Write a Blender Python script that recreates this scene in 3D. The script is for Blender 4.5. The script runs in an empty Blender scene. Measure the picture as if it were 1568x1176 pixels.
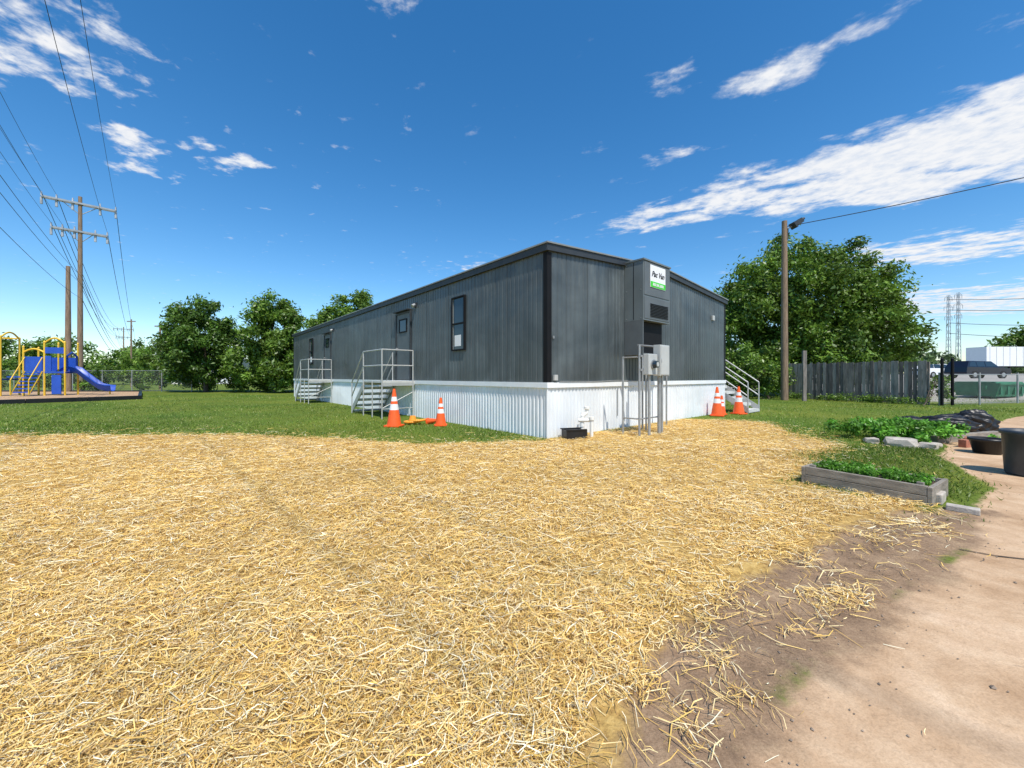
import bpy, bmesh, math, random
import numpy as np
from mathutils import Vector, Matrix
random.seed(7)
rng = np.random.default_rng(11)
scene = bpy.context.scene
R = math.radians

# ------------------------------------------------------------------ materials
def newmat(name):
    m = bpy.data.materials.new(name); m.use_nodes = True
    nt = m.node_tree; nt.nodes.clear()
    out = nt.nodes.new('ShaderNodeOutputMaterial')
    b = nt.nodes.new('ShaderNodeBsdfPrincipled')
    nt.links.new(b.outputs[0], out.inputs[0])
    return m, nt, b, out
def ramp(nt, fac, stops):
    r = nt.nodes.new('ShaderNodeValToRGB')
    while len(r.color_ramp.elements) < len(stops): r.color_ramp.elements.new(0.5)
    for e, (p, c) in zip(r.color_ramp.elements, stops):
        e.position = p; e.color = (*c, 1) if len(c) == 3 else c
    nt.links.new(fac, r.inputs[0]); return r.outputs[0]
def noise(nt, vec, scale, detail=5, rough=0.55, dist=0.0):
    n = nt.nodes.new('ShaderNodeTexNoise'); n.inputs['Scale'].default_value = scale
    n.inputs['Detail'].default_value = detail; n.inputs['Roughness'].default_value = rough
    n.inputs['Distortion'].default_value = dist
    if vec is not None: nt.links.new(vec, n.inputs['Vector'])
    return n.outputs[0]
def mixc(nt, fac, a, b, mode='MIX'):
    m = nt.nodes.new('ShaderNodeMix'); m.data_type = 'RGBA'; m.blend_type = mode
    for s, v in ((0, fac), (6, a), (7, b)):
        if isinstance(v, (int, float)): m.inputs[s].default_value = v
        elif isinstance(v, tuple): m.inputs[s].default_value = (*v, 1)
        else: nt.links.new(v, m.inputs[s])
    return m.outputs[2]
def math_(nt, op, a, b=None, clamp=False):
    m = nt.nodes.new('ShaderNodeMath'); m.operation = op; m.use_clamp = clamp
    for s, v in ((0, a), (1, b)):
        if v is None: continue
        if isinstance(v, (int, float)): m.inputs[s].default_value = v
        else: nt.links.new(v, m.inputs[s])
    return m.outputs[0]
def mrange(nt, v, a, b, c=0.0, d=1.0, smooth=True):
    m = nt.nodes.new('ShaderNodeMapRange'); m.interpolation_type = 'SMOOTHSTEP' if smooth else 'LINEAR'
    nt.links.new(v, m.inputs[0])
    for i, x in enumerate((a, b, c, d)): m.inputs[i+1].default_value = x
    return m.outputs[0]
def bump(nt, h, strength, dist, bsdf):
    b = nt.nodes.new('ShaderNodeBump'); b.inputs['Strength'].default_value = strength
    b.inputs['Distance'].default_value = dist
    nt.links.new(h, b.inputs['Height']); nt.links.new(b.outputs[0], bsdf.inputs['Normal'])
def objvec(nt, scale=(1, 1, 1)):
    t = nt.nodes.new('ShaderNodeTexCoord'); m = nt.nodes.new('ShaderNodeMapping')
    m.inputs['Scale'].default_value = scale
    nt.links.new(t.outputs['Object'], m.inputs[0]); return m.outputs[0]
def simple(name, col, rough=0.6, metal=0.0, var=0.25, nscale=3.0, bmp=0.0, vscale=(1, 1, 1), spec=0.4):
    m, nt, b, o = newmat(name)
    v = objvec(nt, vscale)
    n = noise(nt, v, nscale, 6, 0.6)
    lo = tuple(c*(1-var) for c in col); hi = tuple(min(1, c*(1+var)) for c in col)
    c = ramp(nt, n, [(0.3, lo), (0.7, hi)])
    nt.links.new(c, b.inputs['Base Color'])
    b.inputs['Roughness'].default_value = rough; b.inputs['Metallic'].default_value = metal
    b.inputs['Specular IOR Level'].default_value = spec
    if bmp: bump(nt, noise(nt, v, nscale*8, 4), bmp, 0.02, b)
    return m
def leafmat(name, trans=0.3, gloss=0.05):
    m = bpy.data.materials.new(name); m.use_nodes = True; nt = m.node_tree; nt.nodes.clear()
    o = nt.nodes.new('ShaderNodeOutputMaterial')
    a = nt.nodes.new('ShaderNodeAttribute'); a.attribute_name = 'Col'
    d = nt.nodes.new('ShaderNodeBsdfDiffuse'); nt.links.new(a.outputs[0], d.inputs['Color'])
    last = d.outputs[0]
    if trans:
        t = nt.nodes.new('ShaderNodeBsdfTranslucent'); mx = nt.nodes.new('ShaderNodeMixShader')
        mx.inputs[0].default_value = trans; nt.links.new(a.outputs[0], t.inputs['Color'])
        nt.links.new(last, mx.inputs[1]); nt.links.new(t.outputs[0], mx.inputs[2]); last = mx.outputs[0]
    if gloss:
        g = nt.nodes.new('ShaderNodeBsdfGlossy'); g.inputs['Roughness'].default_value = .42
        mx = nt.nodes.new('ShaderNodeMixShader'); mx.inputs[0].default_value = gloss
        nt.links.new(last, mx.inputs[1]); nt.links.new(g.outputs[0], mx.inputs[2]); last = mx.outputs[0]
    nt.links.new(last, o.inputs[0])
    return m

def wallmat(name, base, streak, lo=.66, hi=1.4):
    m, nt, b, o = newmat(name)
    v1 = objvec(nt); v2 = objvec(nt, (1.6, 1.6, 0.12)); v3 = objvec(nt, (.5, .5, 1.0))
    n1 = noise(nt, v1, 0.9, 7, 0.65, 0.5); n2 = noise(nt, v2, 3.0, 5, 0.6); n3 = noise(nt, v3, .8, 4, .6, .8)
    c1 = ramp(nt, n1, [(0.3, tuple(c*lo for c in base)), (0.5, base), (0.72, tuple(c*hi for c in base))])
    s = ramp(nt, n2, [(0.3, (1-streak,)*3), (0.7, (1, 1, 1))])
    c = mixc(nt, 1.0, c1, s, 'MULTIPLY')
    c = mixc(nt, 1.0, c, ramp(nt, n3, [(.35, (1-streak*.8,)*3), (.65, (1.1, 1.1, 1.1))]), 'MULTIPLY')
    nt.links.new(c, b.inputs['Base Color'])
    nt.links.new(mrange(nt, n1, 0.3, 0.7, 0.3, 0.55), b.inputs['Roughness'])
    b.inputs['Specular IOR Level'].default_value = 0.6
    return m
M_wall = wallmat('grey_metal_siding', (0.098, 0.118, 0.122), 0.42)  # mottled tone puts patchy sheen and dents into the colour, along with stains
M_skirt = wallmat('white_metal_skirting', (0.76, 0.79, 0.8), 0.09, .92, 1.05)
M_trimw = simple('white_trim', (0.8, 0.82, 0.82), 0.5, var=0.05)
M_dark = simple('dark_trim', (0.01, 0.01, 0.011), 0.6, var=0.2, spec=.15)
M_fascia = simple('fascia', (0.035, 0.04, 0.045), 0.5, var=0.2)
M_drip = simple('drip_edge', (0.22, 0.24, 0.24), 0.4, var=0.15)
M_roof = simple('roof_membrane', (0.45, 0.45, 0.43), 0.8)
M_door = simple('door_paint', (0.09, 0.105, 0.11), 0.45, var=0.15)
M_alu = simple('aluminium_rail', (0.5, 0.5, 0.48), 0.42, 0.3, var=0.12)
M_tread = simple('stair_tread', (0.55, 0.55, 0.52), 0.6, var=0.15)
M_hvac = simple('hvac_paint', (0.14, 0.165, 0.17), 0.45, var=0.15, nscale=1.5)
M_hvac2 = simple('hvac_panel', (0.11, 0.125, 0.13), 0.5, var=0.12)
M_white = simple('white_paint', (0.8, 0.8, 0.8), 0.4, var=0.03)
M_green = simple('sign_green', (0.06, 0.6, 0.03), 0.5, var=0.03)
M_black = simple('black_plastic', (0.012, 0.012, 0.013), 0.4, var=0.3)
M_galv = simple('galvanised', (0.36, 0.37, 0.37), 0.42, 0.4, var=0.2)
M_ebox = simple('electrical_box', (0.46, 0.47, 0.45), 0.45, var=0.1)
M_orange = simple('cone_orange', (0.9, 0.12, 0.02), 0.45, var=0.12, nscale=8)
M_yorange = simple('hose_orange', (0.95, 0.36, 0.04), 0.45, var=0.1)
M_pvc = simple('pvc', (0.78, 0.77, 0.72), 0.35, var=0.05)
M_yel = simple('play_yellow', (0.78, 0.5, 0.04), 0.4, var=0.06)
M_blue = simple('play_blue', (0.02, 0.08, 0.42), 0.35, var=0.1)
M_mulch = simple('mulch', (0.46, 0.3, 0.17), 0.95, var=0.4, nscale=14, bmp=0.4)
M_pole = simple('pole_wood', (0.24, 0.165, 0.11), 0.85, var=0.4, nscale=6, vscale=(3, 3, 0.3), bmp=0.3)
M_fence = simple('weathered_wood', (0.2, 0.175, 0.155), 0.9, var=0.5, nscale=5, vscale=(2, 2, 0.35), bmp=0.3)
M_f2 = simple('weathered_wood_dark', (0.13, 0.11, 0.1), 0.9, var=0.5, nscale=5, vscale=(2, 2, 0.35))
M_f3 = simple('weathered_wood_grey', (0.25, 0.23, 0.21), 0.9, var=0.4, nscale=6, vscale=(2, 2, 0.35))
M_bedwood = simple('bed_wood', (0.27, 0.235, 0.19), 0.85, var=0.45, nscale=7, vscale=(0.6, 0.6, 3), bmp=0.4)
M_wire = simple('cable', (0.02, 0.02, 0.022), 0.6)
M_bark = simple('bark', (0.1, 0.075, 0.055), 0.9, var=0.4, nscale=8, bmp=0.4)
M_soil = simple('soil', (0.075, 0.05, 0.034), 0.95, var=0.4, nscale=10, bmp=0.5)
M_stone = simple('concrete_rubble', (0.45, 0.4, 0.34), 0.85, var=0.3, nscale=6, bmp=0.3)
M_peb = simple('gravel_stone', (0.3, 0.23, 0.17), 0.85, var=0.5, nscale=9)
M_brick = simple('brick', (0.4, 0.15, 0.09), 0.85, var=0.3, nscale=12, bmp=0.3)
M_dumpg = simple('dumpster_green', (0.03, 0.17, 0.09), 0.5, var=0.3)
M_tire = simple('tire', (0.02, 0.02, 0.02), 0.8)
M_carp = simple('car_paint_dark', (0.012, 0.016, 0.03), 0.2, var=0.1)
M_grey = simple('pylon_steel', (0.42, 0.45, 0.48), 0.5)
M_insul = simple('insulator', (0.4, 0.42, 0.45), 0.3)
M_leaf = leafmat('foliage', .3, .035); M_straw = leafmat('straw', 0, .06); M_blade = leafmat('grass_blades', 0.35, .03)
m, nt, b, o = newmat('window_glass')
b.inputs['Base Color'].default_value = (0.02, 0.035, 0.05, 1); b.inputs['Roughness'].default_value = 0.06
nn = noise(nt, objvec(nt), 1.5, 2); bump(nt, nn, 0.15, 0.02, b)
M_glass = m

# ------------------------------------------------------------------ mesh builder
class MB:
    def __init__(s): s.v = []; s.f = []; s.m = []; s.sm = []
    def add(s, vs, fs, mat=0, smooth=False):
        o = len(s.v); s.v += [tuple(v) for v in vs]
        for f in fs: s.f.append(tuple(i+o for i in f)); s.m.append(mat); s.sm.append(smooth)
    def box(s, a, b, mat=0, M=None):
        x0, y0, z0 = a; x1, y1, z1 = b
        vs = [(x0,y0,z0),(x1,y0,z0),(x1,y1,z0),(x0,y1,z0),(x0,y0,z1),(x1,y0,z1),(x1,y1,z1),(x0,y1,z1)]
        if M is not None: vs = [M @ Vector(v) for v in vs]
        s.add(vs, [(0,3,2,1),(4,5,6,7),(0,1,5,4),(1,2,6,5),(2,3,7,6),(3,0,4,7)], mat)
    def cyl(s, p0, p1, r0, r1=None, n=10, mat=0, cap=True):
        r1 = r0 if r1 is None else r1
        p0 = Vector(p0); p1 = Vector(p1); d = (p1-p0).normalized()
        a = Vector((0,0,1)) if abs(d.z) < 0.9 else Vector((1,0,0))
        u = d.cross(a).normalized(); w = d.cross(u)
        vs = []
        for p, r in ((p0, r0), (p1, r1)):
            for i in range(n):
                t = 2*math.pi*i/n; vs.append(p+u*math.cos(t)*r+w*math.sin(t)*r)
        s.add(vs, [(i, i+n, (i+1)%n+n, (i+1)%n) for i in range(n)], mat, True)
        if cap:
            s.add(vs[:n], [tuple(range(n))], mat); s.add(vs[n:], [tuple(range(n))[::-1]], mat)
    def tube(s, pts, r, n=8, mat=0):
        for a, b in zip(pts[:-1], pts[1:]): s.cyl(a, b, r, r, n, mat)
    def extr(s, poly, axis, a, b, mat=0):
        def mk(p, t):
            return {'x': (t, p[0], p[1]), 'y': (p[0], t, p[1]), 'z': (p[0], p[1], t)}[axis]
        n = len(poly); vs = [mk(p, a) for p in poly]+[mk(p, b) for p in poly]
        s.add(vs, [tuple(range(n))[::-1], tuple(range(n, 2*n))]+[(i, (i+1)%n, (i+1)%n+n, i+n) for i in range(n)], mat)
    def build(s, name, mats, parent=None, loc=(0,0,0), rot=0.0, bevel=0.0):
        me = bpy.data.meshes.new(name); me.from_pydata(s.v, [], s.f)
        for mt in mats: me.materials.append(mt)
        me.polygons.foreach_set('material_index', s.m); me.polygons.foreach_set('use_smooth', s.sm)
        me.update()
        ob = bpy.data.objects.new(name, me); scene.collection.objects.link(ob)
        ob.location = loc; ob.rotation_euler = (0, 0, rot)
        if parent: ob.parent = parent
        if bevel:
            bv = ob.modifiers.new('bev', 'BEVEL'); bv.width = bevel; bv.segments = 2; bv.limit_method = 'ANGLE'
        return ob
def empty(name, loc=(0,0,0), rot=0.0):
    e = bpy.data.objects.new(name, None); scene.collection.objects.link(e)
    e.location = loc; e.rotation_euler = (0,0,rot); return e
def npmesh(name, V, F, mats, midx=None, col=None, smooth=False):
    me = bpy.data.meshes.new(name); k = F.shape[1]
    me.vertices.add(len(V)); me.vertices.foreach_set('co', V.astype(np.float32).ravel())
    me.loops.add(F.size); me.loops.foreach_set('vertex_index', F.astype(np.int32).ravel())
    me.polygons.add(len(F)); me.polygons.foreach_set('loop_start', np.arange(0, F.size, k, dtype=np.int32))
    me.polygons.foreach_set('loop_total', np.full(len(F), k, dtype=np.int32))
    for mt in mats: me.materials.append(mt)
    if midx is not None: me.polygons.foreach_set('material_index', midx.astype(np.int32))
    me.polygons.foreach_set('use_smooth', np.full(len(F), smooth))
    me.update(calc_edges=True)
    if col is not None:
        a = me.color_attributes.new('Col', 'FLOAT_COLOR', 'POINT')
        a.data.foreach_set('color', np.concatenate([col, np.ones((len(V), 1))], 1).astype(np.float32).ravel())
    ob = bpy.data.objects.new(name, me); scene.collection.objects.link(ob); return ob

# ------------------------------------------------------------------ geometry facts
TH = math.atan2(0.652, 0.7585)
CX, CY = 0.682, 7.53
BL, BW = 21.6, 8.53
def ss(t):
    t = np.clip(t, 0, 1); return t*t*(3-2*t)
def hgt(x, y):
    x = np.asarray(x, float); y = np.asarray(y, float)
    return 1.05*ss((x-20)/22) + 0.7*ss((x-45)/40)

straw_poly = [(-40,-6),(-40,8.4),(-13,7.9),(-9,8.05),(-5.2,8.1),(-3,7.5),(-1.7,6.95),(-.5,7.1),(.6,7.45),
              (1.2,8.1),(4.9,11.1),(6.3,10.7),(6.6,9.8),(6.0,8.2),(5.8,6.7),(5.0,6.1),(4.2,5.4),(3.5,4.8),(3.3,4.4),
              (3.8,3.6),(3.35,3.1),(2.7,2.72),(1.85,2.25),(1.2,1.9),(.7,1.45),(.47,1.1),(.3,-6)]
mud_poly = [(.05,-6),(.15,.9),(.5,1.6),(1.3,2.25),(2.3,2.85),(3.3,3.45),(3.9,3.5),(4.3,3.5),(3.6,3.0),(3.1,2.62),(2.32,2.18),(1.62,1.75),(1.05,1.4),(.6,1.08),(.38,.7),(.3,-6)]
conc_poly = [(.1,-6),(.3,.8),(.59,1.19),(1.05,1.51),(1.62,1.87),(2.32,2.28),(3.17,2.72),(3.6,3.1),(4.3,3.6),(5.2,4.2),
             (6.5,5.9),(9,8.0),(15,11.6),(26,16.5),(30,14),(30,-6)]
def pip(P, x, y):
    ins = np.zeros(x.shape, bool); n = len(P)
    for i in range(n):
        x0, y0 = P[i]; x1, y1 = P[(i+1) % n]
        c = ((y0 > y) != (y1 > y)) & (x < (x1-x0)*(y-y0)/((y1-y0) if y1 != y0 else 1e-9)+x0)
        ins ^= c
    return ins
def sdf(P, x, y):
    d = np.full(x.shape, 1e9); n = len(P)
    for i in range(n):
        x0, y0 = P[i]; x1, y1 = P[(i+1) % n]; ex, ey = x1-x0, y1-y0
        t = np.clip(((x-x0)*ex+(y-y0)*ey)/(ex*ex+ey*ey), 0, 1)
        d = np.minimum(d, np.hypot(x-x0-t*ex, y-y0-t*ey))
    return np.where(pip(P, x, y), d, -d)
def vnoise(x, y, s, seed=0):
    r = np.random.default_rng(seed); G = r.random((256, 256))
    X = x*s+1000.3; Y = y*s+1000.7; i = np.floor(X).astype(int); j = np.floor(Y).astype(int)
    fx = ss(X-i); fy = ss(Y-j); g = lambda a, b: G[a % 256, b % 256]
    return (g(i,j)*(1-fx)+g(i+1,j)*fx)*(1-fy)+(g(i,j+1)*(1-fx)+g(i+1,j+1)*fx)*fy

# ------------------------------------------------------------------ ground sheet
xs = np.r_[-3000,-1500,-700,-300,-150,-90,-60,-45,np.arange(-36,-14,1.0),np.arange(-14,16,0.1),np.arange(16,60,1.0),65,75,90,120,200,400,900,3000]
ys = np.r_[-3000,-800,-200,-60,-20,-8,np.arange(-4,0,0.5),np.arange(0,13,0.1),np.arange(13,50,1.0),60,80,120,200,400,1000,3000]
X, Y = np.meshgrid(xs, ys, indexing='ij'); nx, ny = X.shape
Z = hgt(X, Y)
near = ss((14-np.abs(X))/3)*ss((12-Y)/3)
offc = np.clip(-sdf(conc_poly, X, Y)/.3, 0, 1)
Z = Z + offc*(near*0.03*(vnoise(X,Y,1.3,3)-.5)*(Y<7) + near*0.012*(vnoise(X,Y,5,4)-.5))
V = np.stack([X, Y, Z], -1).reshape(-1, 3)
I = np.arange(nx*ny).reshape(nx, ny)
F = np.stack([I[:-1,:-1], I[1:,:-1], I[1:,1:], I[:-1,1:]], -1).reshape(-1, 4)
enc = lambda P: np.clip(sdf(P, X, Y)/1.6+.5, 0, 1).ravel()
asph = (ss((X-19.5)/1.0)*ss((Y-17.5)/1.0)*ss((160-Y)/30)).ravel()
col = np.stack([enc(straw_poly), enc(mud_poly), enc(conc_poly)], 1)
m, nt, b, o = newmat('ground_surface')
at = nt.nodes.new('ShaderNodeAttribute'); at.attribute_name = 'Col'
sp = nt.nodes.new('ShaderNodeSeparateColor'); nt.links.new(at.outputs[0], sp.inputs[0])
at2 = nt.nodes.new('ShaderNodeAttribute'); at2.attribute_name = 'asphalt'
ov = objvec(nt)
nE = noise(nt, ov, 2.2, 10, 0.7)
nF = noise(nt, ov, 22, 6, 0.7); nG = noise(nt, ov, 0.35, 6, 0.6); nH = noise(nt, ov, 4.5, 8, 0.68); nK = noise(nt, ov, 1.3, 7, .65, .6)
nP = noise(nt, ov, 90, 5, .7)
grass = ramp(nt, nF, [(0.3, (0.055, 0.09, 0.012)), (0.55, (0.125, 0.18, 0.026)), (0.75, (0.24, 0.26, 0.08))])
gpatch = ramp(nt, nG, [(0.35, (0.72, 0.85, 0.72)), (0.65, (1.4, 1.15, 1.05))])
grass = mixc(nt, 1.0, grass, gpatch, 'MULTIPLY')
strawc = ramp(nt, nF, [(0.28, (0.2, 0.11, 0.035)), (0.5, (0.5, 0.32, 0.1)), (0.72, (0.7, 0.49, 0.18))])
mudc = ramp(nt, nH, [(0.3, (0.19, 0.125, 0.078)), (0.5, (0.31, 0.205, 0.125)), (0.7, (0.45, 0.315, 0.19))])
mudc = mixc(nt, 1.0, mudc, ramp(nt, nP, [(.35, (.72, .7, .68)), (.6, (1.05, 1.05, 1.05))]), 'MULTIPLY')
concc = ramp(nt, nH, [(0.25, (0.44, 0.285, 0.165)), (0.5, (0.565, 0.385, 0.235)), (0.75, (0.66, 0.48, 0.31))])
wet = ramp(nt, nK, [(0.3, (0.66, 0.6, 0.54)), (0.44, (.9, .87, .84)), (0.54, (1.0, 1.0, 1.0)), (0.68, (1.14, 1.18, 1.25))])
concc = mixc(nt, 1.0, concc, wet, 'MULTIPLY')
concc = mixc(nt, mrange(nt, nF, .5, .72, 0, .4), concc, (0.36, 0.24, 0.145))
concc = mixc(nt, 1.0, concc, ramp(nt, nP, [(.3, (.82, .8, .78)), (.55, (1.03, 1.03, 1.03))]), 'MULTIPLY')
ed = math_(nt, 'MULTIPLY', math_(nt, 'SUBTRACT', nE, 0.5), 0.55)
def mk(ch, thr=0.5, w=0.05, amt=1.0):
    v = math_(nt, 'ADD', sp.outputs[ch], math_(nt, 'MULTIPLY', ed, amt)); return mrange(nt, v, thr-w, thr+w)
c = mixc(nt, mk(0), grass, strawc)
c = mixc(nt, mk(2, .5, .02, .35), c, concc)
c = mixc(nt, mk(1, .50, .05, .7), c, mudc)
asc = ramp(nt, nH, [(0.3, (0.27, 0.25, 0.22)), (0.7, (0.42, 0.39, 0.34))])
c = mixc(nt, at2.outputs['Fac'], c, asc)
nt.links.new(c, b.inputs['Base Color']); b.inputs['Roughness'].default_value = 0.92
b.inputs['Specular IOR Level'].default_value = 0.15
isc = mk(2, .5, .05, .35)
hh_ = math_(nt, 'MULTIPLY', math_(nt, 'ADD', math_(nt, 'ADD', nF, nH), math_(nt, 'MULTIPLY', nP, .35)), mrange(nt, isc, 0, 1, 1, .4))
bump(nt, hh_, 0.5, 0.03, b)
M_ground = m
g = npmesh('ground', V, F, [M_ground], col=col, smooth=True)
a = g.data.attributes.new('asphalt', 'FLOAT', 'POINT'); a.data.foreach_set('value', asph.astype(np.float32))

# ------------------------------------------------------------------ straw
def strands(name, x, y, L, W, zb, lift, colr, mat):
    n = len(x); th = rng.random(n)*2*np.pi; dx, dy = np.cos(th), np.sin(th)
    bend = (rng.random(n)-.5)*.4*L
    roll = (rng.random(n)-.5)*1.4
    px, py = -dy*np.cos(roll), dx*np.cos(roll); pz = np.sin(roll)
    t0 = (rng.random(n)-.5)*lift; t1 = (rng.random(n)-.5)*lift
    P = []
    for k, (s, bb, zz, ww) in enumerate(((-.5, 0, t0, .8), (0, 1, np.abs(t0)*.4, 1), (.5, 0, t1, .6))):
        cx = x+dx*L*s-dy*bend*bb; cy = y+dy*L*s+dx*bend*bb; cz = zb+np.maximum(zz, -zb*.6)
        for sg in (-1, 1):
            P.append(np.stack([cx+px*W*ww*sg*.5, cy+py*W*ww*sg*.5, cz+pz*W*ww*sg*.5], 1))
    V = np.stack(P, 1).reshape(-1, 3)
    i = np.arange(n)[:, None]*6
    F = np.concatenate([i+np.array([[0,1,3,2]]), i+np.array([[2,3,5,4]])], 0)
    return npmesh(name, V, F, [mat], col=np.repeat(colr, 6, 0))
def pick(n, x0, x1, y0, y1): return rng.uniform(x0, x1, n), rng.uniform(y0, y1, n)
parts = []
for (x0, x1, y0, y1, dens) in ((-4.5,3.8,.5,2.2,9500),(-7,4,2.2,4.2,4300),(-11,7,4.2,7,1900),(-14,7.2,7,11.5,800)):
    n = int((x1-x0)*(y1-y0)*dens); x, y = pick(n, x0, x1, y0, y1)
    keep = (np.abs(x) < y*1.5+1.2); x, y = x[keep], y[keep]
    s = sdf(straw_poly, x, y) + (vnoise(x, y, 1.7, 5)-.5)*.6 + (vnoise(x, y, 6, 6)-.5)*.25
    md = sdf(mud_poly, x, y)
    pr = np.clip(s/.4+.25, 0, 1)
    pr *= .72+.28*ss((vnoise(x, y, 2.6, 8)-.22)/.3)
    pr = np.where(md > -.1, pr*np.clip(.42+(vnoise(x, y, 4, 9)-.5)*1.6, .03, 1), pr)
    pr = np.where(sdf(conc_poly, x, y) > 0, pr*.05, pr)
    bx = (x-CX)*math.cos(TH)+(y-CY)*math.sin(TH); by = -(x-CX)*math.sin(TH)+(y-CY)*math.cos(TH)
    pr = np.where((bx > -.05) & (by > -.05), 0, pr)
    k = rng.random(len(x)) < pr; parts.append((x[k], y[k]))
x, y = pick(60000, -12, 7, .6, 11); s = sdf(straw_poly, x, y)
k = (s < .3) & (s > -1.2) & (rng.random(len(x)) < np.exp(-np.abs(s)*2.8)*.8) & (np.abs(x) < y*1.5+1)
k &= ~((sdf(conc_poly, x, y) > -.02) & (rng.random(len(x)) < .93))
bx = (x-CX)*math.cos(TH)+(y-CY)*math.sin(TH); by = -(x-CX)*math.sin(TH)+(y-CY)*math.cos(TH)
k &= ~((bx > -.05) & (by > -.05))
parts.append((x[k], y[k]))
x = np.concatenate([p[0] for p in parts]); y = np.concatenate([p[1] for p in parts]); n = len(x)
far = np.clip(y/6, .0, 1.2)
L = np.exp(rng.normal(np.log(.052), .6, n)).clip(.012, .22)*(1+.35*far)
W = rng.uniform(.0012, .0034, n)*(1+1.3*far)
zb = .006+rng.random(n)**1.6*.034
pal = np.array([(.87,.60,.20),(.92,.73,.36),(.76,.47,.12),(.97,.87,.60),(.46,.27,.09),(.86,.57,.14),(.66,.46,.2)])
cc = pal[rng.choice(7, n, p=[.27,.20,.17,.11,.07,.13,.05])]*rng.uniform(.8, 1.1, (n,1))
tint = (.6*vnoise(x, y, .9, 12)+.4*vnoise(x, y, 3.1, 13))[:, None]
cc = cc*(.84+.28*tint)
zb = zb*(.5+.9*vnoise(x, y, 3, 15))
straw = strands('straw_ground_cover', x, y, L, W, zb, .028, np.clip(cc, 0, 1), M_straw)

# gravel / clods over the bare strip
n = 5200; x, y = pick(n, .2, 6.5, .7, 5.2)
md = sdf(mud_poly, x, y); cd_ = sdf(conc_poly, x, y)
k = ((md > -.15) & (rng.random(n) < .8)) | ((cd_ > 0) & (rng.random(n) < .10)); x, y = x[k], y[k]; n = len(x)
s = np.exp(rng.normal(np.log(.0032), .55, n)).clip(.0015, .014)
oc = np.array([(1,0,0),(-1,0,0),(0,1,0),(0,-1,0),(0,0,.7),(0,0,-.7)])
V = (oc[None]*s[:,None,None]*rng.uniform(.6,1.3,(n,6,1))+np.stack([x,y,np.full(n,.004)],1)[:,None,:]).reshape(-1,3)
of = np.array([(0,2,4),(2,1,4),(1,3,4),(3,0,4),(2,0,5),(1,2,5),(3,1,5),(0,3,5)])
npmesh('loose_gravel', V, (np.arange(n)[:,None,None]*6+of[None]).reshape(-1,3), [M_peb])

# ------------------------------------------------------------------ lawn blades
xs_, ys_ = [], []
for (x0, x1, y0, y1, dens) in ((-15,16,6.2,10.5,650),(-24,20,10.5,17,170),(3,9,3,6.6,2200),(-32,24,17,26,60)):
    n = int((x1-x0)*(y1-y0)*dens); x, y = pick(n, x0, x1, y0, y1)
    s = sdf(straw_poly, x, y)+(vnoise(x, y, 1.7, 5)-.5)*.9
    k = (s < rng.normal(0, .22, n)) & (sdf(conc_poly, x, y) < rng.normal(-.05, .08, n)) & (sdf(mud_poly, x, y) < rng.normal(0, .15, n))
    bx = (x-CX)*math.cos(TH)+(y-CY)*math.sin(TH); by = -(x-CX)*math.sin(TH)+(y-CY)*math.cos(TH)
    k &= ~((bx > -.03) & (bx < BW+.03) & (by > -.03) & (by < BL)) & (np.abs(x) < y*1.45+1)
    k &= rng.random(n) < .25+1.0*vnoise(x, y, .9, 77)
    xs_.append(x[k]); ys_.append(y[k])
x = np.concatenate(xs_); y = np.concatenate(ys_); n = len(x)
hh = rng.uniform(.018, .055, n)*(.6+.8*vnoise(x, y, .8, 21))*np.clip(.5+y/14, .5, 1); th = rng.random(n)*2*np.pi; w = rng.uniform(.003,.007,n)*(1+y/12)
z0 = hgt(x, y)
ax, ay = np.cos(th)*w, np.sin(th)*w; lx, ly = rng.normal(0, .03, n), rng.normal(0, .03, n)
V = np.stack([np.stack([x-ax, y-ay, z0-.005], 1), np.stack([x+ax, y+ay, z0-.005], 1), np.stack([x+lx, y+ly, z0+hh], 1)], 1).reshape(-1, 3)
F = np.arange(n*3).reshape(n, 3)
gp = np.array([(.12,.21,.022),(.18,.28,.035),(.26,.34,.06),(.40,.38,.14),(.08,.14,.018)])
cc = gp[rng.choice(5, n, p=[.28,.31,.2,.1,.11])]*rng.uniform(.8,1.2,(n,1))*(.7+.6*vnoise(x, y, .5, 31)[:, None])
npmesh('lawn_grass', V, F, [M_blade], col=np.repeat(cc, 3, 0))

# ------------------------------------------------------------------ foliage
def leaf_arrays(C, Rr, per, size, base, zs=.8, var=.35):
    C = np.asarray(C); Rr = np.asarray(Rr); n = len(C)*per
    ci = np.repeat(np.arange(len(C)), per)
    d = rng.normal(size=(n, 3)); d /= np.linalg.norm(d, axis=1)[:, None]
    rr = Rr[ci]*(rng.random(n)**.45)*(1+.25*rng.normal(size=n))
    P = C[ci]+d*rr[:, None]*np.array([1, 1, zs])
    nrm = d*.6+rng.normal(size=(n,3))*.7+np.array([0,0,.5]); nrm /= np.linalg.norm(nrm, axis=1)[:, None]
    a = np.cross(nrm, rng.normal(size=(n,3))); a /= np.linalg.norm(a, axis=1)[:, None]; b = np.cross(nrm, a)
    s = (size*rng.uniform(.55, 1.35, n))[:, None]
    V = np.stack([P-a*s, P+b*s*.42, P+a*s, P-b*s*.42], 1).reshape(-1, 3)
    cb = rng.uniform(1-var, 1+var, len(C))[ci]*rng.uniform(.7, 1.35, n)
    hue = rng.random(n)[:, None]
    c = np.array(base)[None]*cb[:, None]*(1+hue*np.array([.35, .12, -.1]))
    F = np.arange(n*4).reshape(n, 4)
    return V, F, np.repeat(c, 4, 0), P
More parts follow.
